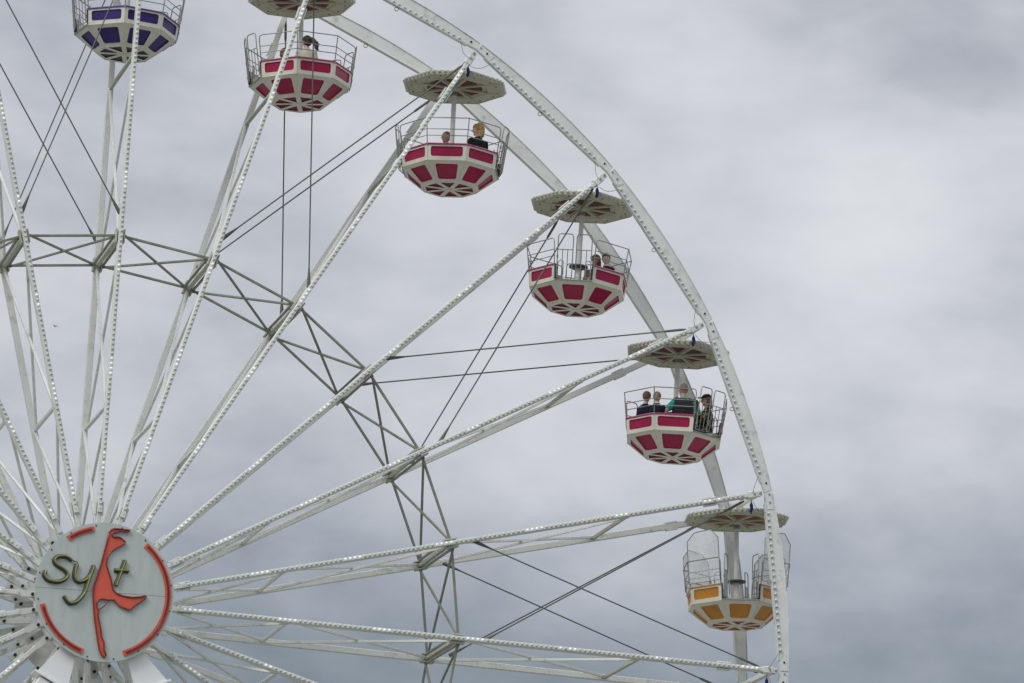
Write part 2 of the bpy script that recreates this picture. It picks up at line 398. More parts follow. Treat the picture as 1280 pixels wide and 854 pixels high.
# ------------------------------------------------------------------ stand
stand = empty('wheel_stand', (0, 0, 0)); tag(stand, 'bright white splayed legs carrying the wheel below the round sign', 'support frame')
for sy in (-1, 1):
    y = sy*1.95
    for sx in (-1, 1):
        z0 = 20
        def q(x, z): return V((x*1.0, 0, z))
        # tapered head section, flange, then a long box leg to the ground
        hx = [(.40, -.65), (.45, -.65), (1.50, -1.70), (.86, -2.0)] 
        if sx < 0: hx = [(.35, -.9), (.50, -.9), (1.20, -1.74), (.56, -2.06)]
        b = MB(); b.prism([(sx*x, y-.20, z0+z) for x, z in hx], (0, .4, 0))
        p1, p2 = V((sx*hx[2][0], 0, hx[2][1])), V((sx*hx[3][0], 0, hx[3][1]))
        leg = b.build('leg', m_leg, stand)
        mid_ = (p1+p2)/2; d = (p2-p1).normalized(); dn = V((sx*.52, 0, -1)).normalized()
        f_ = MB(); f_.bar(V((p1.x, y, z0+p1.z))-d*.06, V((p2.x, y, z0+p2.z))+d*.06, .05, .5, (0, 1, 0)); f_.build('flange', m_leg, leg)
        top = V((mid_.x, y, z0+mid_.z))+dn*.03; L_ = (top.z)/(-dn.z)
        b2 = MB(); b2.bar(top+dn*.02, top+dn*L_, .52, .38, (0, 1, 0), .04)
        for tt in (4.2, 8.4, 12.6): b2.bar(top+dn*tt-d*.38, top+dn*tt+d*.38, .06, .48, (0, 1, 0))
        b2.bar(top+dn*(L_-.06), top+dn*(L_+.0), 1.1, .9, (0, 1, 0))
        b2.build('leg', m_leg, stand)
ax = MB(); ax.cyl((0, -2.2, 20), (0, -1.35, 20), .36, 24); ax.cyl((0, 1.35, 20), (0, 2.2, 20), .36, 24); ax.build('axle', m_beam, stand)

# ------------------------------------------------------------------ round sign
sign = empty('round_sign', (.055, -2.30, 19.99)); tag(sign, 'round pale grey sign reading Sylt with a red island shape on the wheel hub', 'sign')
b = MB(); n = 96; rs = 1.437
def disc_half(z_sign):
    pts = []
    for i in range(n//2+1):
        a = math.pi*i/(n//2); x = math.cos(a)*rs; z = math.sin(a)*rs*z_sign
        pts.append((x, 0, z+.0035*z_sign + (.0)))
    return pts
rot = Matrix.Rotation(-rad(1.05), 4, 'Y')
for zs in (1, -1):
    b = MB(); pts = [rot @ V(p_) for p_ in disc_half(zs)]
    if zs < 0: pts = pts[::-1]
    b.prism(pts, (0, .05, 0)); b.build('sign_board', m_sign, sign)
for i in range(16):
    b = MB(); a = rad(11+22.5*i); b.cyl((math.cos(a)*1.385, .0, math.sin(a)*1.385), (math.cos(a)*1.385, -.012, math.sin(a)*1.385), .016, 8)
    b.build('bolt', m_bolt, sign)
br = MB(); br.cyl((0, .05, 0), (0, .16, 0), .7, 32); br.build('mounting_plate', m_beam, sign)
def smooth_pts(p, sub=5):
    o = []; n = len(p)
    for i in range(n-1):
        p0, p1, p2, p3 = p[max(i-1, 0)], p[i], p[i+1], p[min(i+2, n-1)]
        for s in range(sub):
            t_ = s/sub
            o.append(tuple(.5*((2*p1[c])+(-p0[c]+p2[c])*t_+(2*p0[c]-5*p1[c]+4*p2[c]-p3[c])*t_*t_+(-p0[c]+3*p1[c]-3*p2[c]+p3[c])*t_**3) for c in (0, 1)))
    o.append(p[-1]); return o
S = [(-1.232, .321), (-1.264, .236), (-1.203, .154), (-1.097, .121), (-.959, .125), (-.84, .18), (-.785, .264), (-.807, .34), (-.889, .403), (-.997, .454), (-1.061, .509), (-1.069, .578), (-1.009, .636), (-.906, .66), (-.801, .644), (-.706, .581)]
Y1 = [(-.601, .517), (-.63, .427), (-.644, .321), (-.625, .218), (-.561, .162), (-.458, .181), (-.358, .26), (-.296, .389), (-.252, .524)]
Y2 = [(-.263, .503), (-.339, .125+.12), (-.40, .0), (-.455, -.12), (-.574, -.262), (-.724, -.289), (-.827, -.16)]
T1 = [(.383, .693), (.222, .151)]; T2 = [(.174, .464), (.469, .476)]
for nm, strokes in (('letter', [S]), ('letter', [Y1, Y2]), ('letter', [T1, T2])):
    bk = MB(); tb = MB()
    for i, s in enumerate(strokes):
        sp = smooth_pts(s) if len(s) > 2 else s
        # channel letter: dark backing box and golden tube in front
        bk.tube([(x-.012, -.02-.004*i, z-.004) for x, z in sp], .045, 8); tb.tube([(x+.006, -.062-.006*i, z+.004) for x, z in sp], .0185, 8)
    o = bk.build(nm, m_letter_back, sign); tb.build('neon_tube', m_gold, o)
b = MB(); b.tube([(-.706, -.05, .581), (-.66, -.06, .56), (-.62, -.06, .56), (-.601, -.05, .517)], .01, 6); b.build('letter_wire', m_letter_back, sign)
ISL = [(.053, 1.316), (.12, 1.338), (.256, 1.34), (.442, 1.33), (.424, 1.303), (.357, 1.287), (.307, 1.306), (.239, 1.295), (.163, 1.268), (.077, 1.24), (.07, 1.191), (.102, 1.154), (.227, 1.172), (.288, 1.133), (.36, 1.082), (.334, 1.026), (.221, .961), (.109, .881), (.036, .796), (-.001, .685), (-.008, .568), (.039, .436), (.108, .267), (.16, .058), (.242, -.012), (.4, -.056), (.575, -.063), (.73, -.041), (.86, -.004), (.869, -.028), (.857, -.049), (.737, -.158), (.625, -.236), (.571, -.309), (.514, -.334), (.434, -.302), (.336, -.282), (.275, -.239), (.202, -.149), (.057, -.162), (.028, -.159), (-.051, -.149), (-.126, -.179), (-.157, -.24), (-.151, -.346), (-.113, -.391), (-.116, -.498), (-.076, -.669), (-.039, -.801), (-.021, -.935), (.045, -1.064), (.055, -1.218), (.099, -1.311), (.074, -1.371), (.003, -1.319), (-.052, -1.208), (-.092, -1.038), (-.147, -.772), (-.188, -.582), (-.223, -.334), (-.247, -.103), (-.249, .078), (-.194, .278), (-.124, .557), (-.065, .855), (-.02, 1.074), (0, 1.233)]
b = MB(); b.prism([(x, -.006, z) for x, z in ISL], (0, -.022, 0))
isl = b.build('island_shape', m_red, sign); isl['label'] = 'flat red island silhouette standing in for the letter l'
bmm = bmesh.new(); bmm.from_mesh(isl.data); bmesh.ops.triangulate(bmm, faces=[f for f in bmm.faces if len(f.verts) > 4]); bmm.to_mesh(isl.data); bmm.free()
b = MB(); b.tube([(x*.985+.002, -.042, z*.992) for x, z in ISL], .0165, 6, closed=True)
b.tube([(.057, -.042, -.162), (.042, -.042, -.241), (.007, -.042, -.293), (-.113, -.042, -.391)], .016, 6)
b.build('neon_tube', m_neon, isl)
for a0, a1 in ((128.5, 103.2), (-164.0, -106.5), (53.2, -69.6)):
    n = 40; b = MB(); vs = []; r1_, r2_ = 1.262, 1.372
    if a0 == 53.2: r1_, r2_ = 1.255, 1.37
    for i in range(n+1):
        a = rad(a0+(a1-a0)*i/n)
        for r_ in (r1_, r2_):
            for y_ in (-.005, -.027): vs.append((math.cos(a)*r_, y_, math.sin(a)*r_))
    fs = [[0, 1, 3, 2], [4*n, 4*n+2, 4*n+3, 4*n+1]]
    for i in range(n):
        o_ = 4*i; fs += [[o_+1, o_+5, o_+7, o_+3], [o_, o_+2, o_+6, o_+4], [o_, o_+4, o_+5, o_+1], [o_+2, o_+3, o_+7, o_+6]]
    b.add(vs, fs); arc = b.build('arc_band', m_red, sign)
    b = MB(); ins = 2.2 if a0 > a1 else -2.2
    for rr_ in (1.302, 1.328):
        b.tube([(math.cos(rad(a0-ins+(a1-a0+2*ins)*i/n))*rr_, -.038, math.sin(rad(a0-ins+(a1-a0+2*ins)*i/n))*rr_) for i in range(n+1)], .0105, 6)
    b.build('neon_tube', m_neon, arc)

# ------------------------------------------------------------------ gondolas
Z1, Z2, RB, RM, RT = .71, .37, .615, 1.085, 1.12
def oc(r, i, z, off=.5):
    a = (i-off)*math.pi/4; return V((r*math.cos(a), r*math.sin(a), z))
def rounded(q, rc, n=4):
    """q: polygon corners, rounded with radius rc"""
    o = []; m = len(q)
    for i in range(m):
        p = q[i]; a = (q[i-1]-p); b = (q[(i+1) % m]-p); ra = min(rc, a.length*.4); rb = min(rc, b.length*.4)
        pa = p+a.normalized()*ra; pb = p+b.normalized()*rb; row = []
        for k in range(n+1):
            t_ = k/n; row.append(pa*(1-t_)**2+p*2*t_*(1-t_)+pb*t_*t_)
        o.append(row)
    return o
def bil(q, u, v): return (q[0]*(1-u)+q[1]*u)*(1-v)+(q[3]*(1-u)+q[2]*u)*v
def holed(body, q, hole, rc, nrm, depth, parts, name, m_, parent):
    """face q with a rounded hole; wall goes inwards; the panel closes it"""
    rows = rounded(hole, rc); m = len(q); n = len(rows[0]); vs = list(q); 
    idx = []
    for r_ in rows:
        idx.append([len(vs)+j for j in range(n)]); vs += r_
    fs = []
    for i in range(m):
        for j in range(n-1): fs.append([i, idx[i][j+1], idx[i][j]])
        k2 = (i+1) % m; fs.append([i, k2, idx[k2][0], idx[i][-1]])
    base = len(vs); flat = [x for r_ in idx for x in r_]; vs += [vs[x]-nrm*depth for x in flat]
    N_ = len(flat)
    for j in range(N_): fs.append([flat[j], flat[(j+1) % N_], base+(j+1) % N_, base+j])
    body.add(vs, fs)
    pb = MB(); outl = [vs[x]-nrm*.001 for x in flat]; c_ = sum(outl, V())/N_
    out2 = [c_+(p_-c_)*.94-nrm*.024 for p_ in outl]      # dished: sloping edge, flat bottom
    pb.add(outl+out2+[c_+(p_-c_)*.91-nrm*.026 for p_ in outl], [[j, (j+1) % N_, N_+(j+1) % N_, N_+j] for j in range(N_)]+[[N_+j, N_+(j+1) % N_, 2*N_+(j+1) % N_, 2*N_+j] for j in range(N_)]+[list(range(2*N_, 3*N_))])
    pb.build(name, m_, parent)
def make_gondola(col, gates='closed', foil=False):
    root = empty('gondola')
    bd = MB(); opens = (0, 4)
    body_e = MB()
    panels = []
    tmp = empty('tmp')
    shell = MB()
    todo = []
    for i in range(8):
        # upper band
        if i not in opens:
            q = [oc(RM, i, Z2), oc(RM, i+1, Z2), oc(RT, i+1, Z1), oc(RT, i, Z1)]
            nn = (q[1]-q[0]).cross(q[3]-q[0]).normalized()
            h = [bil(q, .09, .24), bil(q, .91, .24), bil(q, .91, .88), bil(q, .09, .88)]
            todo.append((q, h, .05, nn, 'side_panel', PAN[col]))
        q = [oc(RB, i, 0), oc(RB, i+1, 0), oc(RM, i+1, Z2), oc(RM, i, Z2)]
        nn = (q[1]-q[0]).cross(q[3]-q[0]).normalized()
        h = [bil(q, .13, .14), bil(q, .87, .14), bil(q, .82, .83), bil(q, .18, .83)]
        todo.append((q, h, .05, nn, 'side_panel', PAN[col]))
        q = [V((0, 0, 0)), oc(RB, i+1, 0), oc(RB, i, 0)]
        c0 = (q[1]+q[2])/2; tdir = (q[1]-q[2]).normalized()
        a0_ = c0*.24; h = [a0_+tdir*.012, c0*.90+tdir*.155, c0*.90-tdir*.155]
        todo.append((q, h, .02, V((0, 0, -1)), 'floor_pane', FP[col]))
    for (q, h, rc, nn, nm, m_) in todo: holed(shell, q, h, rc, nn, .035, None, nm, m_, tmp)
    shell.cyl((0, 0, -.012), (0, 0, .005), .07, 12)
    # liner and floor
    for i in range(8):
        k1 = .05
        lo = [oc(RB-.04, i, .09), oc(RB-.04, i+1, .09)]; mi_ = [oc(RM-k1, i, Z2), oc(RM-k1, i+1, Z2)]; hi = [oc(RT-k1, i, Z1), oc(RT-k1, i+1, Z1)]
        shell.add([lo[0], lo[1], mi_[1], mi_[0]], [[0, 3, 2, 1]]); shell.add([V((0, 0, .09)), lo[0], lo[1]], [[0, 1, 2]])
        if i not in opens:
            shell.add([mi_[0], mi_[1], hi[1], hi[0]], [[0, 3, 2, 1]])
            shell.add([hi[0], hi[1], oc(RT, i+1, Z1), oc(RT, i, Z1)], [[0, 1, 2, 3]])
        else:
            shell.add([mi_[0], mi_[1], oc(RM, i+1, Z2), oc(RM, i, Z2)], [[0, 1, 2, 3]])
            for s in (0, 1):
                shell.add([mi_[s], oc(RM, i+s, Z2), oc(RT, i+s, Z1), hi[s]], [[0, 1, 2, 3]])
    body = shell.build('body', m_cream, root, fix=False)
    for o in list(tmp.children): o.parent = body
    bpy.data.objects.remove(tmp)
    # seams along the octagon edges
    sm = MB()
    for i in range(8):
        sm.tube([oc(RB, i, 0), oc(RM, i, Z2)], .008, 5); sm.tube([oc(RM, i, Z2), oc(RM, i+1, Z2)], .008, 5); sm.tube([oc(RB, i, 0), oc(RB, i+1, 0)], .01, 5)
        if not (i in opens and False): sm.tube([oc(RM, i, Z2), oc(RT, i, Z1)], .008, 5)
    sm.build('edge_moulding', m_cream, body)
    # coloured rim trim in two arcs
    for st in (1, 5):
        tr = MB()
        for i in range(st, st+3):
            a, b_ = oc(RT-.012, i, Z1+.012), oc(RT-.012, i+1, Z1+.012); tr.bar(a, b_, .035, .075, V((a.x+b_.x, a.y+b_.y, 0)), .3)
        tr.build('rim_trim', TRIM[col], body)
    # door sill and dark seals
    for i in opens:
        s_ = MB(); a, b_ = oc(RM-.02, i, Z2+.012), oc(RM-.02, i+1, Z2+.012); s_.bar(a, b_, .03, .10, V((a.x+b_.x, a.y+b_.y, 0)), .2); s_.build('door_sill', m_rail, body)
        for s in (0, 1):
            s_ = MB(); x = (b_-a).normalized()*(1 if s == 0 else -1)*.02
            s_.bar(oc(RM-.01, i+s, Z2+.03)+x, oc(RT-.0, i+s, Z1+.02)+x, .03, .07, V((a.x+b_.x, a.y+b_.y, 0)), .2); s_.build('door_seal', m_dark, body)
    # bench and table
    for st in (1, 5):
        bn = MB()
        for i in range(st, st+3):
            bn.prism([oc(.50, i, .47), oc(.50, i+1, .47), oc(.96, i+1, .47), oc(.96, i, .47)], (0, 0, .05)); bn.prism([oc(.52, i, .1), oc(.52, i+1, .1), oc(.55, i+1, .1), oc(.55, i, .1)], (0, 0, .37))
        bn.build('bench', m_inner, root)
    tb = MB(); tb.cyl((0, 0, .955), (0, 0, .985), .21, 24); tb.cyl((0, 0, .93), (0, 0, .955), .15, 20); tb.build('table', m_table, root)
    # pole, collar, hanger
    ZR = 2.30
    pl = MB(); pl.cyl((0, 0, .09), (0, 0, 2.52), .052, 20); pl.cyl((0, 0, .09), (0, 0, .22), .075, 20); pl.bar((0, 0, 2.48), (0, 0, 2.64), .17, .24, (0, 1, 0)); pl.cyl((0, -.14, 2.636), (0, .14, 2.636), .10, 20)
    po = pl.build('pole', m_white, root)
    cl = MB(); cl.cyl((0, 0, 2.14), (0, 0, 2.22), .068, 20); cl.build('collar', m_truss, po)
    # roof
    rf = MB(); RO = 1.135
    for i in range(8):
        o1, o2 = oc(RO, i, ZR), oc(RO, i+1, ZR); d1, d2 = oc(.78, i, ZR), oc(.78, i+1, ZR); u1, u2 = oc(.74, i, ZR+.03), oc(.74, i+1, ZR+.03)
        rf.add([o1, o2, d2, d1, u1, u2, V((0, 0, ZR+.03))], [[0, 3, 2, 1], [3, 4, 5, 2], [4, 6, 5]])
        rf.add([o1, o2, oc(RO+.012, i+1, ZR+.085), oc(RO+.012, i, ZR+.085), V((0, 0, ZR+.24))], [[0, 1, 2, 3], [3, 2, 4]])
        rf.bar(oc(.08, i, ZR+.012), oc(.80, i, ZR+.004), .055, .035, (0, 0, 1), .2)
        # shallow pressed ribs on the outer ring
        rf.bar(oc(.80, i, ZR-.004), oc(1.05, i, ZR-.004), .05, .012, (0, 0, 1), .2)
        rf.bar((o1*.985).lerp(o1*.985, 0)+V((0, 0, ZR*.015)), o2*.985+V((0, 0, ZR*.015)), .028, .02, (0, 0, 1), .2)
    rf.cyl((0, 0, ZR-.02), (0, 0, ZR+.03), .12, 16)
    ro_ = rf.build('roof', m_roof, root)
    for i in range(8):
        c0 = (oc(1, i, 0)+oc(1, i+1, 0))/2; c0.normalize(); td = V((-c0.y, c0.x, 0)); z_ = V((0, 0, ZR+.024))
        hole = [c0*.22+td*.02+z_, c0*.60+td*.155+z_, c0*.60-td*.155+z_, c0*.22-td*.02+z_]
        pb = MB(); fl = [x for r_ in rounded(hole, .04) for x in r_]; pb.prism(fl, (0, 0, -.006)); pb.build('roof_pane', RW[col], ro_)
    sc = MB()
    for i in range(8):
        for t_ in (.2, .8): 
            p_ = oc(1.0, i, ZR).lerp(oc(1.0, i+1, ZR), t_); sc.cyl(p_+V((0, 0, .0)), p_-V((0, 0, .012)), .016, 8)
    sc.build('roof_screw', m_bolt, ro_)
    blb = None
    for i in range(8):
        for j in range(7):
            t_ = (j+.5)/7; p_ = oc(RO+.012, i, ZR+.052).lerp(oc(RO+.012, i+1, ZR+.052), t_); nrm = (oc(1, i, 0)+oc(1, i+1, 0)).normalized()
            ang_ = math.atan2(nrm.y, nrm.x); Mx = Matrix.Translation(p_) @ Matrix.Rotation(ang_, 4, 'Z')
            if blb is None:
                b = MB(); b.cyl((0, 0, 0), (.012, 0, 0), .036, 10); b.dome((.022, 0, .0), (1, 0, .15), .034, 0, 10, 4, True); blb = b.build('light_bulb', m_bulb, ro_); blb.matrix_local = Mx
            else: link_copy(blb, 'light_bulb', ro_, Mx)
    # railings
    zt = 1.29
    def rp(i, z, t_=0, shift=0):
        k_ = (z-Z1)/(zt-Z1); r_ = RT+.085*k_
        a, b_ = oc(r_, i, z), oc(r_, i+1, z); return a.lerp(b_, t_) if t_ else a
    for st in (1, 5):
        rl = MB(); r_ = .0115
        ends = (st, st+3)
        top = [rp(st, zt-.10), rp(st, zt, .06)]+[rp(st+1, zt), rp(st+2, zt)]+[rp(st+2, zt, .94), rp(st+3, zt-.10)]
        pts = [rp(st, Z1), rp(st, zt-.1), rp(st, zt-.02, .02), rp(st, zt, .08), rp(st+1, zt), rp(st+2, zt), rp(st+2, zt, .92), rp(st+2, zt-.02, .98), rp(st+3, zt-.1), rp(st+3, Z1)]
        rl.tube(pts, r_, 6)
        for z_ in (.905, 1.045):
            rl.tube([rp(st, z_), rp(st+1, z_), rp(st+2, z_), rp(st+3, z_)], r_*.9, 6)
        for i in (st+1, st+2): rl.tube([rp(i, Z1), rp(i, zt)], r_, 6)
        for i in range(st, st+4):
            p_ = rp(i, Z1); rl.cyl(p_-V((0, 0, .02)), p_+V((0, 0, .03)), .02, 8)
        rl.build('railing', m_rail, root)
    # gates: two leaves each side
    for i in opens:
        nrm = (oc(1, i, 0)+oc(1, i+1, 0)).normalized()
        for s in (0, 1):
            h = oc(RT+.0, i+s, Z2+.06).lerp(oc(RT+.0, i+1-s, Z2+.06), .07)+nrm*.01
            w_ = .33; x = (oc(1, i+1-s, 0)-oc(1, i+s, 0)).normalized()
            if gates == 'open': x = (x*.30-nrm*.95).normalized()
            elif gates == 'ajar': x = (x*.97+nrm*.25).normalized()
            lean = nrm*.13
            def gp(u, z): return h+x*(u*w_)+V((0, 0, z))+lean*z
            g_ = MB(); H = 1.0-.06
            g_.tube([gp(0, 0), gp(0, H-.06), gp(.07, H-.01), gp(.18, H), gp(.82, H), gp(.93, H-.01), gp(1, H-.06), gp(1, 0), gp(0, 0)], .0115, 6)
            g_.tube([gp(0, .60), gp(1, .60)], .010, 6)
            for u in (.33, .66): g_.tube([gp(u, .0), gp(u, .60)], .009, 6)
            g_.cyl(gp(0, .1), gp(0, .16), .02, 8); g_.cyl(gp(0, .42), gp(0, .48), .02, 8)
            g_.build('gate', m_rail, root)
            # curved grab handle inside the jamb
            hb_ = MB(); k0 = oc(RT-.08, i+s, Z2+.04).lerp(oc(RT-.08, i+1-s, Z2+.04), .05); xi = (oc(1, i+1-s, 0)-oc(1, i+s, 0)).normalized()
            hb_.tube([k0, k0+V((0, 0, .38)), k0+xi*.05+V((0, 0, .43)), k0+xi*.11+V((0, 0, .40)), k0+xi*.12+V((0, 0, .1))], .011, 6); hb_.build('grab_handle', m_rail, root)
    if foil:
        for i in (7, 1, 3, 5):
            a, b_ = rp(i, .80), rp(i+1, .80); up_ = V((0, 0, 1)); out_ = V((a.x+b_.x, a.y+b_.y, 0)).normalized()*.03
            a += out_; b_ += out_; hgt = 1.12 if i in (7, 1) else .98
            u_ = out_*2.5; fl = [a, b_, b_+up_*(hgt-.20)+u_, b_.lerp(a, .24)+up_*hgt+u_*1.2, a.lerp(b_, .24)+up_*(hgt-.03)+u_*1.2, a+up_*(hgt-.20)+u_]
            fr_ = MB(); fr_.tube(fl+[fl[0]], .010, 6); fo = fr_.build('screen_frame', m_rail, root)
            fs_ = MB(); fs_.prism([p_-out_*.05 for p_ in fl], out_*.06); fs_.build('clear_screen', m_foil, fo)
    return root

def hinge(k): return HUB+P(T(k), RH, 0)
SPEC = [  # k, colour, opening azimuth, swing (m at the base), gates, label
    (6, 'purple', -170.5, -.01, 'ajar', 'white gondola with dark violet panels, cut off by the top edge of the photo'),
    (5, 'pink', -174, .075, 'ajar', 'pink and white gondola carrying the woman in the beige jacket, topmost of the pink ones'),
    (4, 'pink', -20, -.02, 'ajar', 'pink and white gondola carrying the bald man and the blonde woman in black'),
    (3, 'pink', -111, -.09, 'closed', 'pink and white gondola whose closed gate faces the viewer, two riders at right'),
    (2, 'pink', -63, -.075, 'closed', 'crowded pink and white gondola with five riders, lowest of the pink ones'),
    (1, 'orange', -103, .07, 'open', 'empty orange and white gondola with open gate and clear wind screens'),
]
GM = {}
for (k, col, az, sw, gt, lab) in SPEC:
    g_ = make_gondola(col, gt, col == 'orange')
    hz = hinge(k)+V((0, 0, .09 if k == 6 else 0)); tilt = math.atan2(sw, 2.636)
    Mg = Matrix.Translation(hz) @ Matrix.Rotation(-tilt, 4, 'Y') @ Matrix.Translation((0, 0, -2.636))
    GM[k] = Mg
    Mg2 = Mg @ Matrix.Rotation(rad(az), 4, 'Z')
    g_.matrix_world = Mg2
    tag(g_, lab, 'gondola', 'gondolas hanging round the wheel')

# ------------------------------------------------------------------ people
def voxel(name, mb, mat_, parent, vs=.009, smooth=4):
    o = mb.build('tmp', mat_, None)
    md = o.modifiers.new('r', 'REMESH'); md.mode = 'VOXEL'; md.voxel_size = vs; md.use_smooth_shade = True
    if smooth: m2 = o.modifiers.new('s', 'SMOOTH'); m2.iterations = smooth; m2.factor = .5
    dg = bpy.context.evaluated_depsgraph_get(); me = bpy.data.meshes.new_from_object(o.evaluated_get(dg)); me.name = name
    bpy.data.objects.remove(o); me.materials.clear(); me.materials.append(mat_)
    for p_ in me.polygons: p_.use_smooth = True
    n = bpy.data.objects.new(name, me); C.objects.link(n); n.parent = parent; return n
def ell(mb, c, rx, ry, rz, rotm=None, n=18, k=11):
    c = V(c); vs = []; fs = []
    for i in range(k+1):
        a = -math.pi/2+math.pi*i/k
        for j in range(n):
            t_ = 2*math.pi*j/n; p_ = V((math.cos(a)*math.cos(t_)*rx, math.cos(a)*math.sin(t_)*ry, math.sin(a)*rz))
            if rotm: p_ = rotm @ p_
            vs.append(c+p_)
    fs = [[i*n+j, i*n+(j+1) % n, (i+1)*n+(j+1) % n, (i+1)*n+j] for i in range(k) for j in range(n)]
    mb.add(vs, fs, 0, True)
def limb(mb, pts, rs, g=0):
    for i in range(len(pts)-1):
        mb.tube([pts[i], pts[i+1]], [rs[i]+g, rs[i+1]+g], 14)
    for p_, r_ in zip(pts, rs): ell(mb, p_, r_+g, r_+g, r_+g, None, 14, 8)
SKIN = mat('skin', (.50, .29, .21), rough=.55, var=.08, scale=12)
SKIN2 = mat('skin_pale', (.58, .37, .29), rough=.55, var=.06, scale=12)
def cloth(nm, c, **k): return mat(nm, c, rough=.85, var=k.get('var', .15), scale=k.get('scale', 14), bump=.3, spec=.2)
m_navy = cloth('navy_cloth', (.012, .016, .03)); m_black = cloth('black_cloth', (.011, .011, .014)); m_beige = cloth('beige_cloth', (.52, .50, .42), var=.08)
m_vest = cloth('quilted_cloth', (.035, .035, .04)); m_teal = cloth('teal_cloth', (.02, .33, .29)); m_jeans = cloth('denim', (.06, .10, .14)); m_greyc = cloth('grey_cloth', (.22, .22, .23))
m_whitec = cloth('white_cloth', (.6, .6, .6)); m_brownc = cloth('brown_cloth', (.2, .12, .09))
def hairm(nm, c): return mat(nm, c, rough=.5, var=.45, scale=26, stretch=(1, 1, .3), bump=.9)
h_blond = hairm('hair_blonde', (.40, .24, .08)); h_light = hairm('hair_light_brown', (.26, .17, .085)); h_brown = hairm('hair_dark_brown', (.045, .024, .014))
h_mid = hairm('hair_brown', (.12, .07, .04)); h_grey = hairm('hair_grey_stubble', (.21, .155, .12)); h_auburn = hairm('hair_auburn', (.16, .06, .03))
m_eye = mat('eye_dark', (.02, .015, .01), rough=.2); m_lip = mat('lips', (.35, .12, .10), rough=.5); m_shoe = cloth('shoe', (.03, .03, .03))
m_glass_dark = mat('sunglass_lens', (.01, .01, .01), rough=.1, coat=1)
# camouflage
m_camo = cloth('camouflage_cloth', (.05, .05, .03)); t_ = m_camo.node_tree
vn = t_.nodes.new('ShaderNodeTexNoise'); vn.inputs['Scale'].default_value = 17; vn.inputs['Detail'].default_value = 2; tcn = t_.nodes.new('ShaderNodeTexCoord')
t_.links.new(tcn.outputs['Object'], vn.inputs['Vector']); vr = t_.nodes.new('ShaderNodeValToRGB'); vr.color_ramp.interpolation = 'CONSTANT'
vr.color_ramp.elements[0].color = (.008, .008, .008, 1); vr.color_ramp.elements[1].position = .56; vr.color_ramp.elements[1].color = (.30, .27, .17, 1)
x_ = vr.color_ramp.elements.new(.47); x_.color = (.045, .05, .025, 1)
t_.links.new(vn.outputs['Fac'], vr.inputs[0]); t_.links.new(vr.outputs[0], t_.nodes['Principled BSDF'].inputs['Base Color'])

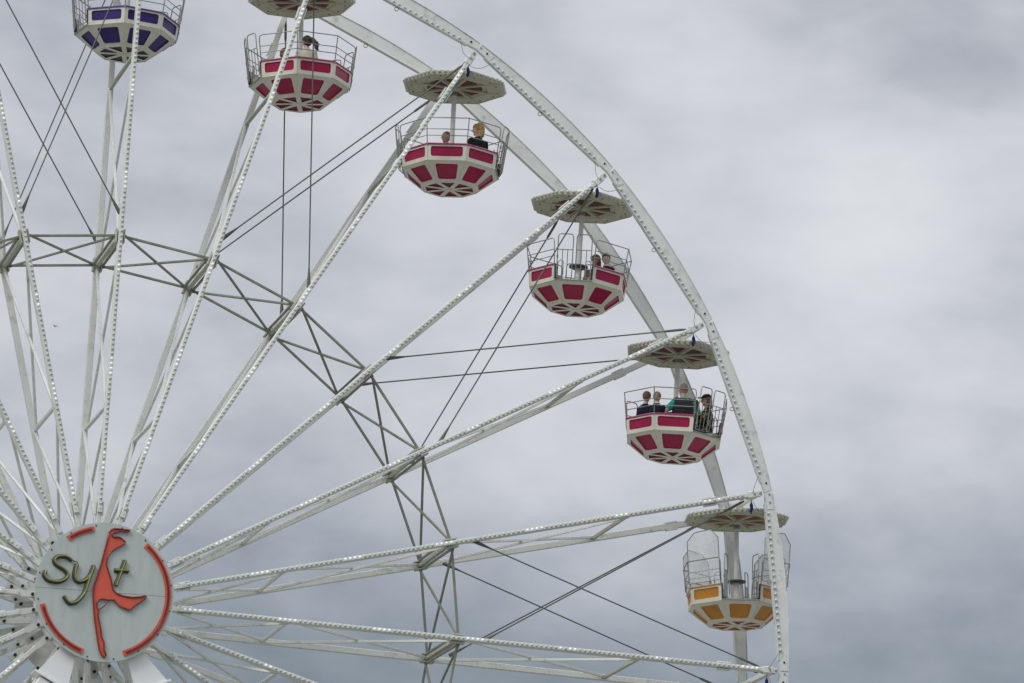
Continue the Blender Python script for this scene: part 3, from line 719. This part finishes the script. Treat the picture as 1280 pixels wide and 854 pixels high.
def person(mx, s, o):
    """seated figure, faces +X, origin on the floor; seat height .42"""
    root = empty('person'); root.matrix_world = mx @ Matrix.Scale(s, 4)
    hy = rad(o.get('turn', 0)); Hr = Matrix.Rotation(hy, 3, 'Z') @ Matrix.Rotation(rad(o.get('nod', 4)), 3, 'Y')
    hc = V((.03, 0, 1.19)); lean = o.get('lean', 0.0)
    hc.x += lean
    skin = o.get('skin', SKIN)
    def hp(x, y, z): return hc + Hr @ V((x, y, z))
    hipy = .09; arms = {}
    for sd in (-1, 1):
        sh = V((.0+lean*.8, sd*.165, .925)); el_ = V((.03+lean, sd*.225, .70)); wr = V((.26+lean, sd*.12, .60))
        if o.get('arm') == 'forward': el_ = V((.12+lean, sd*.24, .76)); wr = V((.30+lean, sd*.10, .74))
        if o.get('arm') == 'spread' and sd == 1: el_ = V((-.06, .30, .76)); wr = V((-.02, .33, .62))
        arms[sd] = (sh, el_, wr)
    def torso(mb, g=0.0, rib=0):
        prof = [(.43, .105, .165), (.50, .12, .175), (.58, .115, .16), (.66, .11, .150), (.74, .115, .158), (.82, .122, .172), (.90, .112, .168), (.955, .088, .125), (1.0, .06, .072), (1.03, .05, .07)]
        if rib:
            pr2 = []
            for i in range(28):
                z = .52+(1.0-.52)*i/27; j = max(q_ for q_ in range(len(prof)-1) if prof[q_][0] <= z); f_ = (z-prof[j][0])/(prof[j+1][0]-prof[j][0])
                pr2.append((z, prof[j][1]*(1-f_)+prof[j+1][1]*f_+.014*abs(math.sin(i*math.pi/3.4)), prof[j][2]*(1-f_)+prof[j+1][2]*f_+.014*abs(math.sin(i*math.pi/3.4))))
            prof = pr2
        n = 28; vs = []; m = len(prof)
        for z, a, b in prof:
            k_ = (z-.45)/.55
            for j in range(n):
                t_ = 2*math.pi*j/n; vs.append(((a+g)*math.cos(t_)+lean*k_*.9, (b+g)*math.sin(t_), z))
        fs = [[i*n+j, i*n+(j+1) % n, (i+1)*n+(j+1) % n, (i+1)*n+j] for i in range(m-1) for j in range(n)]+[list(range(n))[::-1], list(range((m-1)*n, m*n))]
        mb.add(vs, fs, 0, True)
    b = MB(); torso(b)
    limb(b, [V((lean*.9, 0, .99)), V((hc.x-.012, 0, 1.10))], [.058, .05])
    ell(b, hp(0, 0, .018), .101, .083, .110, Hr); ell(b, hp(.022, 0, -.05), .07, .058, .068, Hr)
    ell(b, hp(.06, 0, -.088), .03, .034, .024, Hr)                       # chin
    limb(b, [hp(.092, 0, .02), hp(.112, 0, -.018)], [.010, .014]); ell(b, hp(.075, 0, .038), .022, .055, .012, Hr)  # nose, brow
    for sd in (-1, 1):
        ell(b, hp(-.005, sd*.080, -.005), .020, .010, .034, Hr, 12, 8)
        ell(b, hp(.066, sd*.038, -.018), .022, .022, .02, Hr, 12, 8)       # cheeks
        sh, el_, wr = arms[sd]
        limb(b, [sh, el_, wr], [.052, .040, .027]); ell(b, sh, .062, .062, .06)
        # hand
        fwd = (wr-el_).normalized(); sidev = V((0, 0, 1)).cross(fwd)
        if sidev.length < .2: sidev = V((0, 1, 0))
        sidev.normalize(); dn = fwd.cross(sidev).normalized(); dn = dn if dn.z < 0 else -dn
        pc = wr+fwd*.055; Mh = Matrix((fwd, sidev, dn)).transposed(); ell(b, pc, .05, .04, .018, Mh)
        for q_, ln in ((-.03, .052), (-.010, .066), (.011, .062), (.031, .048)):
            p0 = pc+fwd*.035+sidev*q_; p1 = p0+fwd*ln*.6+dn*.008; p2 = p1+fwd*ln*.35+dn*ln*.5; limb(b, [p0, p1, p2], [.0095, .009, .0075])
        th_ = pc-sidev*sd*.032-fwd*.015; limb(b, [th_, th_-sidev*sd*.026+fwd*.03, th_-sidev*sd*.02+fwd*.058], [.012, .0105, .009])
        hip = V((.02, sd*hipy, .49)); kn = V((.42, sd*.12, .47)); an = V((.40, sd*.12, .09))
        limb(b, [hip, kn, an], [.082, .056, .038]); limb(b, [an+V((-.03, 0, -.04)), an+V((.15, 0, -.055))], [.035, .03])
    body = voxel('body', b, skin, root, .0085, 2)
    # shirt
    t2 = MB(); torso(t2, .014)
    for sd in (-1, 1):
        sh, el_, wr = arms[sd]
        if o.get('short'): e2 = sh.lerp(el_, .72); limb(t2, [sh, e2], [.062, .058], .012)
        else: limb(t2, [sh, el_, wr], [.056, .046, .034], .013)
        ell(t2, sh, .075, .072, .068)
    voxel(o.get('topname', 'jacket'), t2, o['top'], root, .011, 3)
    if o.get('vest'):
        t2 = MB(); torso(t2, .036, 1); [ell(t2, (0, q_*.125, .955), .095, .085, .075) for q_ in (-1, 1)]; voxel('vest', t2, o['vest'], root, .0075, 1)
    if o.get('collar'):
        t2 = MB(); t2.tube([(lean*.9+.055*math.cos(a)+.0, .065*math.sin(a), 1.035) for a in [i*math.pi/8 for i in range(16)]], .020, 8, closed=True); t2.build('collar', o['collar'], root)
    # trousers and shoes
    t2 = MB(); ell(t2, (0, 0, .49), .13, .185, .085)
    for sd in (-1, 1): limb(t2, [V((.02, sd*hipy, .49)), V((.42, sd*.12, .47)), V((.40, sd*.12, .13))], [.085, .062, .048], .011)
    voxel('trousers', t2, o.get('legs', m_jeans), root, .012, 3)
    for sd in (-1, 1):
        t2 = MB(); an = V((.40, sd*.12, .05)); limb(t2, [an+V((-.04, 0, 0)), an+V((.10, 0, -.006)), an+V((.16, 0, -.012))], [.045, .042, .034]); voxel('shoe', t2, m_shoe, root, .012, 2)
    # eyes, mouth
    for sd in (-1, 1):
        e_ = MB(); ell(e_, hp(.089, sd*.031, .008), .008, .013, .006, Hr, 10, 6); e_.build('eye', m_eye, root)
    e_ = MB(); ell(e_, hp(.090, 0, -.052), .007, .022, .006, Hr, 10, 6); e_.build('mouth', m_lip, root)
    # hair
    hs = o.get('hair'); hm = o.get('hairmat')
    if hs:
        t2 = MB(); rnd = random.Random(o.get('seed', 3))
        if hs == 'stubble':
            ell(t2, hp(-.012, 0, .030), .101, .087, .101, Hr); nz = .0
        else:
            ell(t2, hp(-.010, 0, .040), .116, .097, .107, Hr); ell(t2, hp(-.037, 0, -.015), .088, .088, .10, Hr); nz = .006
        if hs == 'curly':
            for i in range(95):
                a = rnd.uniform(.75, 2*math.pi-.75); z_ = rnd.uniform(-.165, .12); rr_ = .098*math.sqrt(max(.15, 1-(max(z_, 0)/.14)**2))
                ell(t2, hp(-.02+rr_*math.cos(a), rr_*.93*math.sin(a), z_+.01), *( [rnd.uniform(.018, .032)]*3), None, 10, 6)
        if hs == 'ponytail':
            d_ = o.get('tail', V((-.5, .8, 0)))
            p_ = hp(-.09, 0, .05); limb(t2, [p_, p_+d_*.08+V((0, 0, -.03)), p_+d_*.15+V((0, 0, -.12)), p_+d_*.17+V((0, 0, -.22)), p_+d_*.21+V((0, 0, -.29))], [.04, .052, .056, .042, .014])
            for i in range(9): 
                q_ = p_+d_*.13+V((0, 0, -.06-i*.02)); limb(t2, [q_, q_+d_*rnd.uniform(.06, .13)+V((rnd.uniform(-.02, .02), 0, rnd.uniform(-.05, .03)))], [.014, .005])
        if hs == 'long':
            for sd in (-1, 1): limb(t2, [hp(-.03, sd*.07, .03), hp(-.03, sd*.085, -.07), hp(-.04, sd*.09, -.17)], [.035, .036, .026])
            ell(t2, hp(-.07, 0, -.09), .05, .08, .12, Hr)
        ho = voxel('hair', t2, hm, root, .009, 2)
        # cut the hairline: keep it off the face
        bm_ = bmesh.new(); bm_.from_mesh(ho.data); inv = Hr.inverted(); dele = []
        for v_ in bm_.verts:
            q_ = inv @ (v_.co-hc)
            if q_.x > .02 and q_.z < .052+.03*(1 if hs == 'stubble' else 0) - max(0, (.055-q_.x))*.8: dele.append(v_)
            elif hs in ('short', 'stubble') and q_.z < -.035-(-q_.x)*.35: dele.append(v_)
            if nz: v_.co += (v_.co-hc).normalized()*mnoise.noise(v_.co*38)*nz*1.4
        bmesh.ops.delete(bm_, geom=dele, context='VERTS'); bm_.to_mesh(ho.data); bm_.free()
    if o.get('cap'):
        t2 = MB(); ell(t2, hp(-.012, 0, .062), .112, .097, .078, Hr); limb(t2, [hp(.08, -.04, .055), hp(.08, .04, .055)], [.022, .022]); ell(t2, hp(.125, 0, .055), .075, .072, .010, Hr)
        voxel('cap', t2, m_black, root, .009, 2)
    if o.get('shades'):
        t2 = MB()
        for sd in (-1, 1): ell(t2, hp(.095, sd*.034, .008), .010, .028, .02, Hr, 14, 8)
        t2.tube([hp(.10, -.03, .014), hp(.10, .03, .014)], .004, 6)
        for sd in (-1, 1): t2.tube([hp(.09, sd*.062, .012), hp(.0, sd*.088, .01)], .004, 6)
        t2.build('sunglasses', m_glass_dark, root)
    return root
def seat(k, lat, d, s, face, label, **o):
    """lat: metres to the viewer's right, d: metres towards the viewer, face: world heading in degrees"""
    u_ = V((.963, -.27, 0)); c_ = V((-.27, -.963, 0)); p_ = u_*lat+c_*d
    mx = GM[k] @ Matrix.Translation((p_.x, p_.y, .52-.42*s)) @ Matrix.Rotation(rad(face), 4, 'Z')
    r_ = person(mx, s, o); tag(r_, label, 'person', 'riders in the gondolas'); return r_
# headings: the viewer looks along about +74 deg; facing the viewer is -106, screen left is 164, screen right -16
seat(5, .15, .42, 1.0, 80, 'person in a beige jacket with a long dark ponytail blowing, back turned', top=m_beige, hair='ponytail', hairmat=h_brown, turn=35, tail=V((-.25, -.97, 0)), skin=SKIN2)
seat(5, -.38, -.38, .95, -60, 'person with brown hair mostly hidden behind a spoke, in the beige-jacketed rider\'s gondola', top=m_brownc, hair='short', hairmat=h_auburn)
seat(4, -.13, -.52, 1.05, -112, 'bald person seen only by the head above a pink rim', top=m_greyc, hair='stubble', hairmat=h_grey, turn=-65, lean=.02)
seat(4, .57, .12, 1.08, 108, 'person with short curly blonde hair in a black top, looking left', top=m_black, hair='curly', hairmat=h_blond, turn=48, skin=SKIN2)
seat(3, .38, -.50, .99, -120, 'person with reddish hair and sunglasses beside a child', top=m_brownc, hair='long', hairmat=h_auburn, shades=True, turn=-25, seed=5)
seat(3, .61, -.28, .97, -146, 'child with short brown hair and a black top facing the viewer', top=m_black, hair='short', hairmat=h_mid, collar=m_whitec, skin=SKIN2, turn=36)
seat(2, -.66, .25, .96, 30, 'child with darker brown hair in a navy jacket, leftmost in the crowded gondola', top=m_navy, hair='short', hairmat=h_mid, skin=SKIN2, turn=35)
seat(2, -.42, .50, .90, 66, 'child with light brown hair and a pale hood on a navy jacket', top=m_navy, hair='short', hairmat=h_light, turn=-15, collar=m_whitec, skin=SKIN2)
seat(2, .15, .58, 1.14, 78, 'bald person in a black quilted vest over a teal shirt, back turned', top=m_teal, topname='shirt', short=True, vest=m_vest, hair='stubble', hairmat=h_grey, arm='spread')
seat(2, .43, -.32, .99, -125, 'person with dark hair half hidden behind the rider in the quilted vest', top=m_brownc, hair='long', hairmat=h_brown, turn=-20)
seat(2, .70, .02, 1.05, 164, 'person in a black cap, sunglasses and camouflage jacket behind the gate bars', top=m_camo, hair='long', hairmat=h_mid, cap=True, shades=True, turn=10, arm='forward')

# ------------------------------------------------------------------ bird far behind the wheel
bird = empty('bird'); tag(bird, 'tiny dark bird flying in the open sky left of the wheel\'s lattice ring', 'bird')
bb = MB(); ell(bb, (0, 0, 0), .17, .062, .06); ell(bb, (.17, 0, .02), .05, .04, .04); bb.tube([(.2, 0, .02), (.26, 0, .015)], [.015, .003], 6); bb.prism([(-.12, -.03, 0), (-.30, -.06, 0), (-.30, .06, 0), (-.12, .03, 0)], (0, 0, .012))
m_bird = mat('bird_feathers', (.025, .025, .03), rough=.8)
voxel('body', bb, m_bird, bird, .012, 1)
for sd in (-1, 1):
    q = MB(); pts = [(.08, sd*.04, .02), (.10, sd*.16, .09), (.04, sd*.34, .06), (-.05, sd*.20, .06), (-.10, sd*.04, .02)]
    q.prism(pts, (0, 0, .012)); q.build('wing', m_bird, bird)
dv = (fw + rt*((69-640)/5812.6) - up*((408-427)/5812.6))
bird.location = cam.matrix_world.translation + dv*260; bird.rotation_euler = (0, .1, rad(-70)); bird.scale = (.5, .5, .5)
